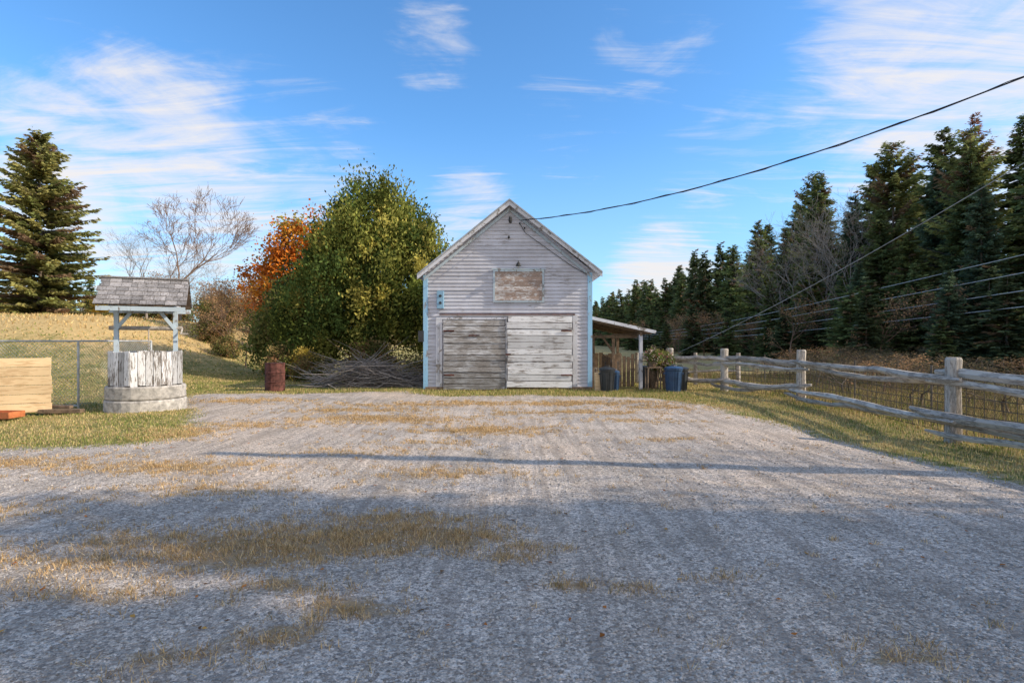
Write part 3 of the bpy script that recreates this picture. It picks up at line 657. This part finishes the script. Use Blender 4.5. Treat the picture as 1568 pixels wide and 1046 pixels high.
# ------------------------------------------------------------------ wishing well
WX,WY=-8.5,12.9; well=empty('wishing_well',(WX,WY,0))
mb=MB(); N=28
for row in range(2):
    z0=-.04+row*.31; rr=.82-.02*row
    mb.tube([(WX,WY,z0),(WX,WY,z0+.03),(WX,WY,z0+.15),(WX,WY,z0+.27),(WX,WY,z0+.30)],[rr-.02,rr,rr,rr,rr-.02],N,jit=.012,col=1.0-.1*row)
mb.obj('stone_base',M_stone,well)
mb=MB(); ns=8; R0=.76; a0=math.pi/8+.12
for i in range(ns):
    a=a0+i*2*math.pi/ns; b_=a0+(i+1)*2*math.pi/ns
    A_=Vector((WX+R0*math.cos(a),WY+R0*math.sin(a),0)); B_=Vector((WX+R0*math.cos(b_),WY+R0*math.sin(b_),0))
    for k in range(4):
        u=(k+.5)/4; c_=A_.lerp(B_,u); wd=(B_-A_).length/4-.010
        mb.box((c_.x,c_.y,.58+.38+rnd.uniform(-.015,.015)),(wd,.025,.76),rot=(0,0,math.atan2(B_.y-A_.y,B_.x-A_.x)),col=rnd.uniform(.5,1.2))
mb.obj('plank_box',M_wellwood,well,bevel=.003)
mb=MB(); mb.tube([(WX,WY,1.0),(WX,WY,1.25)],[.68,.68],16); mb.obj('cover',M_dark,well)
mb=MB()
for sx in (-1,1):
    mb.bx(WX+sx*.58-.045,WX+sx*.58+.045,WY-.045,WY+.045,.9,2.40)
    mb.bx(WX+sx*.60-.02,WX+sx*.60+.02,WY-.55,WY+.55,2.30,2.38)
mb.bx(WX-.84,WX+.84,WY-.64,WY-.605,2.25,2.35); mb.bx(WX-.84,WX+.84,WY+.605,WY+.64,2.25,2.35)
mb.beam((WX-.58,WY-.05,1.85),(WX-.25,WY-.05,2.3),.04,.07); mb.beam((WX+.58,WY-.05,1.85),(WX+.25,WY-.05,2.3),.04,.07)
mb.obj('frame',M_pale,well)
mb=MB()
for sx in (-1,1):
    x_=WX+sx*.62; mb.add([(x_-.012,WY-.56,2.38),(x_-.012,WY+.56,2.38),(x_-.012,WY,2.93),(x_+.012,WY-.56,2.38),(x_+.012,WY+.56,2.38),(x_+.012,WY,2.93)],[(0,1,2),(5,4,3),(0,3,4,1),(1,4,5,2),(2,5,3,0)],0)
mb.obj('gable_ends',M_white,well)
mb=MB(); mb.tube([(WX-.72,WY,1.88),(WX+.72,WY,1.88)],.05,10); mb.beam((WX+.72,WY,1.88),(WX+.72,WY-.22,1.75),.03,.03); mb.tube([(WX+.70,WY-.22,1.75),(WX+.86,WY-.22,1.75)],.018,6)
mb.tube([(WX+.05,WY-.05,1.86),(WX+.05,WY-.05,1.35)],.012,5); mb.obj('windlass',M_oldwood,well)
mb=MB()
pitch=math.atan2(.62,.66); Ls=math.hypot(.62,.66)
for sy in (-1,1):
    for r_ in range(6):
        t0=r_/6; x_=WX-.86+rnd.uniform(-.03,.03)
        while x_<WX+.84:
            w_=min(rnd.uniform(.12,.24),WX+.87-x_); 
            t=t0+.5/6+rnd.uniform(-.01,.01); y_=WY+sy*(.66*t); z_=3.0-.62*t
            mb.box((x_+w_/2,y_,z_+.02),(w_-.008,Ls/6*1.25,.018),rot=(-sy*(pitch-.09),0,0),col=rnd.uniform(.6,1.25)); x_+=w_
mb.beam((WX-.87,WY,3.04),(WX+.86,WY,3.04),.10,.03)
mb.obj('shingle_roof',M_shingle,well)
mb=MB()
for sy in (-1,1): mb.add([(WX-.84,WY,2.985),(WX+.84,WY,2.985),(WX+.84,WY+sy*.66,2.37),(WX-.84,WY+sy*.66,2.37)],[(0,1,2,3)])
mb.obj('roof_deck',M_brown,well)
well.rotation_euler=(0,0,math.radians(25))

# ------------------------------------------------------------------ dog pen at far left
mb=MB()
CX0,CX1,CY=-13.6,-10.05,12.85; zt=1.58
for x_ in (CX0,-11.9,CX1): mb.tube([(x_,CY,-.1),(x_,CY,zt)],.024,8)
mb.tube([(CX0,CY,zt),(CX1,CY,zt)],.02,8); mb.tube([(CX0,CY,.08),(CX1,CY,.08)],.02,8)
mb.tube([(CX1,CY,zt),(CX1,CY+2.6,zt)],.02,8); mb.tube([(CX1,CY+2.6,-.1),(CX1,CY+2.6,zt)],.024,8)
def chain(x0,x1,fn):
    Wd=x1-x0; H_=zt-.1; s=.085; k=-H_
    while k<Wd:
        for sg in (0,1):
            a=max(0,k); b_=min(Wd,k+H_)
            za=(a-k) if sg==0 else H_-(a-k); zb=(b_-k) if sg==0 else H_-(b_-k)
            mb.tube([fn(x0+a,.09+za),fn(x0+b_,.09+zb)],.0035,3,col=1)
        k+=s
chain(CX0,CX1,lambda a,z_:(a,CY,z_)); chain(0,2.6,lambda a,z_:(CX1,CY+a,z_))
mb.obj('chain_link_fence',M_metal,origin=(CX0,CY,0))
mb=MB()
A_=Vector((-11.9,11.0,0));B_=Vector((-10.0,12.05,0))
an=math.atan2(B_.y-A_.y,B_.x-A_.x)
for i in range(6): 
    c_=(A_+B_)/2; mb.box((c_.x,c_.y,.15+i*.195),((B_-A_).length+rnd.uniform(-.03,.03),.025,.186),rot=(0,0,an))
for u in (.02,.5,.97):
    c_=A_.lerp(B_,u); mb.box((c_.x-.04,c_.y+.05,.6),(.08,.05,1.25),rot=(0,0,an))
mb.obj('wooden_panel',M_pine,origin=tuple((A_+B_)/2),bevel=.003)
mb=MB(); x_,y_=-9.85,11.15
mb.box((x_-.5,y_,.06),(.75,.35,.04)); 
for s_ in (-1,1): mb.box((x_-.5,y_+s_*.18,.11),(.79,.02,.12)); mb.box((x_-.5+s_*.385,y_,.11),(.02,.34,.12))
mb.obj('planter_tray',M_orange,origin=(x_-.5,y_,0))
mb=MB(); mb.box((-9.75,12.0,.07),(.85,.16,.08),rot=(0,0,.1)); mb.box((-9.9,12.12,.15),(.6,.10,.06),rot=(0,0,-.1)); mb.obj('timber_offcuts',M_brown,origin=(-9.75,12.0,0),bevel=.006)

# ------------------------------------------------------------------ barrel, brush pile
BX,BY=-7.5,17.55; zb=h1(BX,BY)
mb=MB(); pr=[(0,.29),(.02,.30),(.26,.295),(.28,.312),(.30,.295),(.56,.295),(.58,.312),(.60,.295),(.84,.295),(.86,.305),(.88,.30)]
mb.tube([(BX,BY,zb+a) for a,_ in pr],[r for _,r in pr],22,col=1); mb.tube([(BX,BY,zb+.881),(BX,BY,zb+.882)],[.27,.27],22,col=.3)
mb.obj('rusty_barrel',M_rust,origin=(BX,BY,zb))
R=np.random.default_rng(5); p0=[];p1=[];r0=[];r1=[]
for i in range(800):
    cx=R.normal(-4.9,.95); cy=R.normal(19.2,.4); top=.9*math.exp(-((cx+4.9)/1.3)**2)
    z_=R.uniform(.03,max(.1,top)); a=R.normal(0,.6)+(math.pi if R.random()<.5 else 0); l=R.uniform(.4,1.6)
    d=np.array([math.cos(a),math.sin(a)*.6,R.normal(.0,.28)]); p=np.array([cx,cy,z_]); q=p+d*l*.5; q2=q+(d+R.normal(0,.25,3))*l*.5
    q[2]=max(q[2],.02);q2[2]=max(q2[2],.02); w=R.uniform(.006,.020)
    p0+=[p,q];p1+=[q,q2];r0+=[w,w*.7];r1+=[w*.7,w*.3]
V,F=tube_np(np.array(p0),np.array(p1),np.array(r0),np.array(r1),4)
put(mesh_np('brush_pile',V,F,np.repeat(R.uniform(.5,1.5,(len(V)//8,1)),8,0)*np.ones((1,3)),[M_barkgrey]),'brush_pile')

# ------------------------------------------------------------------ split-rail fence
def rail(mb,a,b,r,n=12):
    a=Vector(a);b=Vector(b); pts=[];rs=[]; ph=rnd.random()*6
    for i in range(n):
        t=i/(n-1); p=a.lerp(b,t)+Vector((rnd.uniform(-.02,.02)+.04*math.sin(t*5+ph),0,rnd.uniform(-.018,.018)+.035*math.sin(t*7+ph)-.05*math.sin(math.pi*t)))
        pts.append(p); rs.append(r*(.45 if i in(0,n-1) else rnd.uniform(.82,1.14)))
    mb.tube(pts,rs,6,jit=.28,col=rnd.uniform(.75,1.2))
posts=[(7.35,3.4),(6.92,8.7),(7.5,14.4),(6.62,17.3),(5.2,18.3)]
mb=MB()
for x_,y_ in posts:
    g0=h1(x_,y_); mb.tube([(x_,y_,g0-.2),(x_+.01,y_,g0+.4),(x_,y_,g0+.9),(x_+.01,y_,g0+1.30),(x_+.01,y_,g0+1.335)],[.125,.115,.11,.115,.095],9,jit=.09,mi=1)
for i in range(len(posts)-1):
    (xa,ya),(xb,yb)=posts[i],posts[i+1]
    d=Vector((xb-xa,yb-ya,0)).normalized()*.38
    o_=(-.10 if i%2 else .02)
    ga,gb_=h1(xa,ya),h1(xb,yb)
    rail(mb,(xa-d.x+o_,ya-d.y,ga+1.02),(xb+d.x+o_,yb+d.y,gb_+1.07),.078); 
    rail(mb,(xa-d.x-o_-.06,ya-d.y,ga+.88+(.04 if i==1 else 0)),(xb+d.x-o_-.06,yb+d.y,gb_+.92),.062)
    rail(mb,(xa-d.x+o_-.1,ya-d.y,ga+.40),(xb+d.x+o_-.1,yb+d.y,gb_+.30),.07)
    if i<3: rail(mb,(xa+d.x+o_-.02,ya+d.y*2,ga+.27),(xb+d.x+o_-.16,yb+d.y,gb_+.17),.058)
rail(mb,(6.72,9.3,.50),(6.95,4.4,.42),.07)
mb.obj('split_rail_fence',[M_oldwood,M_postwood],origin=(6.9,8.7,0))
mb=MB(); WP=[Vector((7.75,2,0)),Vector((7.25,8.7,0)),Vector((7.8,14.5,0)),Vector((6.9,17.6,0))]
for A_,B_ in zip(WP[:-1],WP[1:]):
    for z_ in (.06,.17,.29,.41,.54,.68,.82,.96):
        mb.tube([(p.x,p.y,h1(p.x,p.y)+z_) for p in [A_.lerp(B_,i/5) for i in range(6)]],.0075,3,col=1)
    Ln=(B_-A_).length; n_=int(Ln/.17)
    for i in range(n_):
        p=A_.lerp(B_,i/n_); g0=h1(p.x,p.y); mb.tube([(p.x,p.y,g0+.05),(p.x,p.y,g0+.97)],.0065,3,col=1)
A_=Vector((9.9,4,0));B_=Vector((10.5,26,0))
for i in range(8):
    p=A_.lerp(B_,i/7); g0=h1(p.x,p.y); mb.tube([(p.x,p.y,g0-.1),(p.x,p.y,g0+1.25)],.022,6,col=1.2)
mb.obj('wire_fence',M_fwire,origin=tuple(A_))
mb=MB(); rail(mb,(4.25,20.5,.95),(8.0,19.6,.95),.06); rail(mb,(4.25,20.5,.5),(8.0,19.6,.5),.06)
for x_,y_ in ((4.6,20.4),(6.6,19.95),(8.0,19.6)): mb.tube([(x_,y_,-.3),(x_,y_,1.15)],[.08,.07],8,jit=.06)
mb.obj('rail_fence',M_oldwood,origin=(4.6,20.4,0))
x,y=field(32000,7.6,17,6,30); c=mixcol(len(x),[(.14,.155,.05),(.34,.25,.14),(.19,.135,.08)],[.38,.22,.40])
blades('tall_weeds',x,y,.12+.40*rng.random(len(x))**2,.018,c,.7)

# ------------------------------------------------------------------ utility pole and wires
PX,PY=10.4,5.9
mb=MB(); mb.tube([(PX,PY,-.3),(PX,PY-.1,4),(PX,PY-.35,8.9)],[.18,.155,.12],14)
mb.tube([(PX,PY-.35,8.9),(PX,PY-.35,9.0)],[.05,.02],8)
mb.obj('utility_pole',M_postwood,origin=(PX,PY,0))
mb=MB()
pts=[]
for i in range(33):
    t=i/32; pts.append((.25+(PX-.25)*t,YF-.14+(PY-YF+.14)*t,5.38-1.75*t+2.85*t*t))
mb.tube(pts,.013,6)
mb.tube([tuple(Vector(p)+Vector((0,0,.025*math.sin(i*1.9)))) for i,p in enumerate(pts)],.007,4)
mb.obj('service_wire',M_wire,origin=(PX,PY,6.5))
mb=MB(); pts=[]
for i in range(17):
    t=i/16; pts.append((5.4+(PX-5.4)*t,18+(PY-18)*t,1.2+4.1*t+1.3*t*t))
mb.tube(pts,.008,5,col=.6)
mb.obj('guy_wire',M_alu,origin=(PX,PY,6.5))
mb=MB()
for za,zb_ in ((5.9,2.6),(5.0,2.4),(4.1,2.2),(3.3,1.9)):
    pts=[]
    for i in range(25):
        t=i/24; pts.append((25.5-3.2*t,27+75*t,za+(zb_-za)*t-.7*math.sin(math.pi*t)))
    mb.tube(pts,.019,4,col=1.1)
mb.obj('power_lines',M_alu,origin=(25.5,30,5))
mb=MB()
for x_,y_ in ((25.5,26.9),(22.3,102)): mb.tube([(x_,y_,-.5),(x_,y_,6.4 if y_<50 else 3)],[.13,.10],10)
mb.obj('utility_pole',M_postwood,origin=(25.5,27,0))

# ------------------------------------------------------------------ world, sun, camera
W=bpy.data.worlds.new('World'); scene.world=W; W.use_nodes=True
nt=NT(W.node_tree); bg=W.node_tree.nodes['Background']
sky=nt.n('ShaderNodeTexSky',{'sky_type':'NISHITA','sun_disc':False,'sun_elevation':SUN_EL,'sun_rotation':math.pi/2-SUN_AZ,'air_density':1.0,'dust_density':.5,'ozone_density':2.2,'altitude':300})
tc=nt.n('ShaderNodeTexCoord').outputs['Generated']
dn=nt.n('ShaderNodeVectorMath',{'operation':'NORMALIZE'},i0=tc).outputs[0]
sx=nt.n('ShaderNodeSeparateXYZ',None,i0=dn)
zc=nt.math('MAXIMUM',nt.math('ADD',sx.outputs[2],.10),.03)
u_=nt.math('DIVIDE',sx.outputs[0],zc); v_=nt.math('DIVIDE',sx.outputs[1],zc)
uv=nt.n('ShaderNodeCombineXYZ',None,i0=u_,i1=v_).outputs[0]
st=nt.n('ShaderNodeMapping',None,Vector=uv,Rotation=(0,0,math.radians(55)),Scale=(.6,2.6,1)).outputs[0]
n1=nt.noise(st,1.6,8,.64,1.8)
n2=nt.noise(uv,.8,3,.5,.4)
n3=nt.noise(nt.n('ShaderNodeMapping',None,Vector=dn,Scale=(1,1,2.6)).outputs[0],4.2,8,.62,1.0)
def dirblob(d,inner,outer):
    dp=nt.n('ShaderNodeVectorMath',{'operation':'DOT_PRODUCT'},i0=dn,i1=tuple(Vector(d).normalized())).outputs['Value']
    return nt.ramp(dp,math.cos(math.radians(outer)),math.cos(math.radians(inner)))
def blob(px,py,inner,outer): return dirblob(((px-784)/850,1,(521-py)/850),inner,outer)
bl=nt.math('MULTIPLY',blob(1500,130,2,19),.35)
for px,py,i_,o_,k_ in ((230,300,3,17,.34),(450,270,1,12,.24),(1020,440,1,9,.38),(1000,60,1,8,.17),(660,75,1,6,.16),(870,190,1,8,.17),(20,330,2,13,.27),(720,330,1,7,.26),(1150,240,1,11,.17),(1330,190,1,9,.20)):
    bl=nt.math('MAXIMUM',bl,nt.math('MULTIPLY',blob(px,py,i_,o_),k_))
# unseen cloud veil added behind the photographer to whiten and brighten the ambient light
bl=nt.math('MAXIMUM',bl,nt.math('MULTIPLY',dirblob((.25,-1,.45),20,90),.42))
cf=nt.math('ADD',nt.math('ADD',nt.math('MULTIPLY',n1,.60),nt.math('MULTIPLY',n2,.10)),nt.math('MULTIPLY',n3,.42))
cf=nt.math('ADD',cf,bl)
cf=nt.math('MULTIPLY',nt.ramp(cf,.69,1.03),.94)
hz=nt.math('SUBTRACT',1.0,nt.ramp(sx.outputs[2],-.02,.38))
skc=nt.mix(1.0,sky.outputs[0],(.98,1.58,1.98),'MULTIPLY')
skc=nt.mix(nt.math('MULTIPLY',hz,.5),skc,(4.0,5.2,6.5))
fin=nt.mix(cf,skc,(6.9,6.6,6.5))
L(nt,fin,bg.inputs['Color']); bg.inputs['Strength'].default_value=.134

sd_=bpy.data.lights.new('sun','SUN'); sd_.energy=5.0; sd_.angle=math.radians(.5); sd_.color=(1,.88,.70)
so=bpy.data.objects.new('sun',sd_); COL.objects.link(so)
dirv=Vector((math.cos(SUN_EL)*math.cos(SUN_AZ),math.cos(SUN_EL)*math.sin(SUN_AZ),math.sin(SUN_EL)))
so.rotation_euler=dirv.to_track_quat('Z','Y').to_euler(); so.location=dirv*40
cd=bpy.data.cameras.new('camera'); cd.lens=19.5; cd.sensor_width=36; cd.clip_end=5000; cd.clip_start=.05
co=bpy.data.objects.new('camera',cd); COL.objects.link(co); co.location=(0,0,1.6); co.rotation_euler=(math.radians(90-.13),0,0)
scene.camera=co
scene.view_settings.view_transform='Standard'; scene.view_settings.look='None'; scene.view_settings.exposure=0
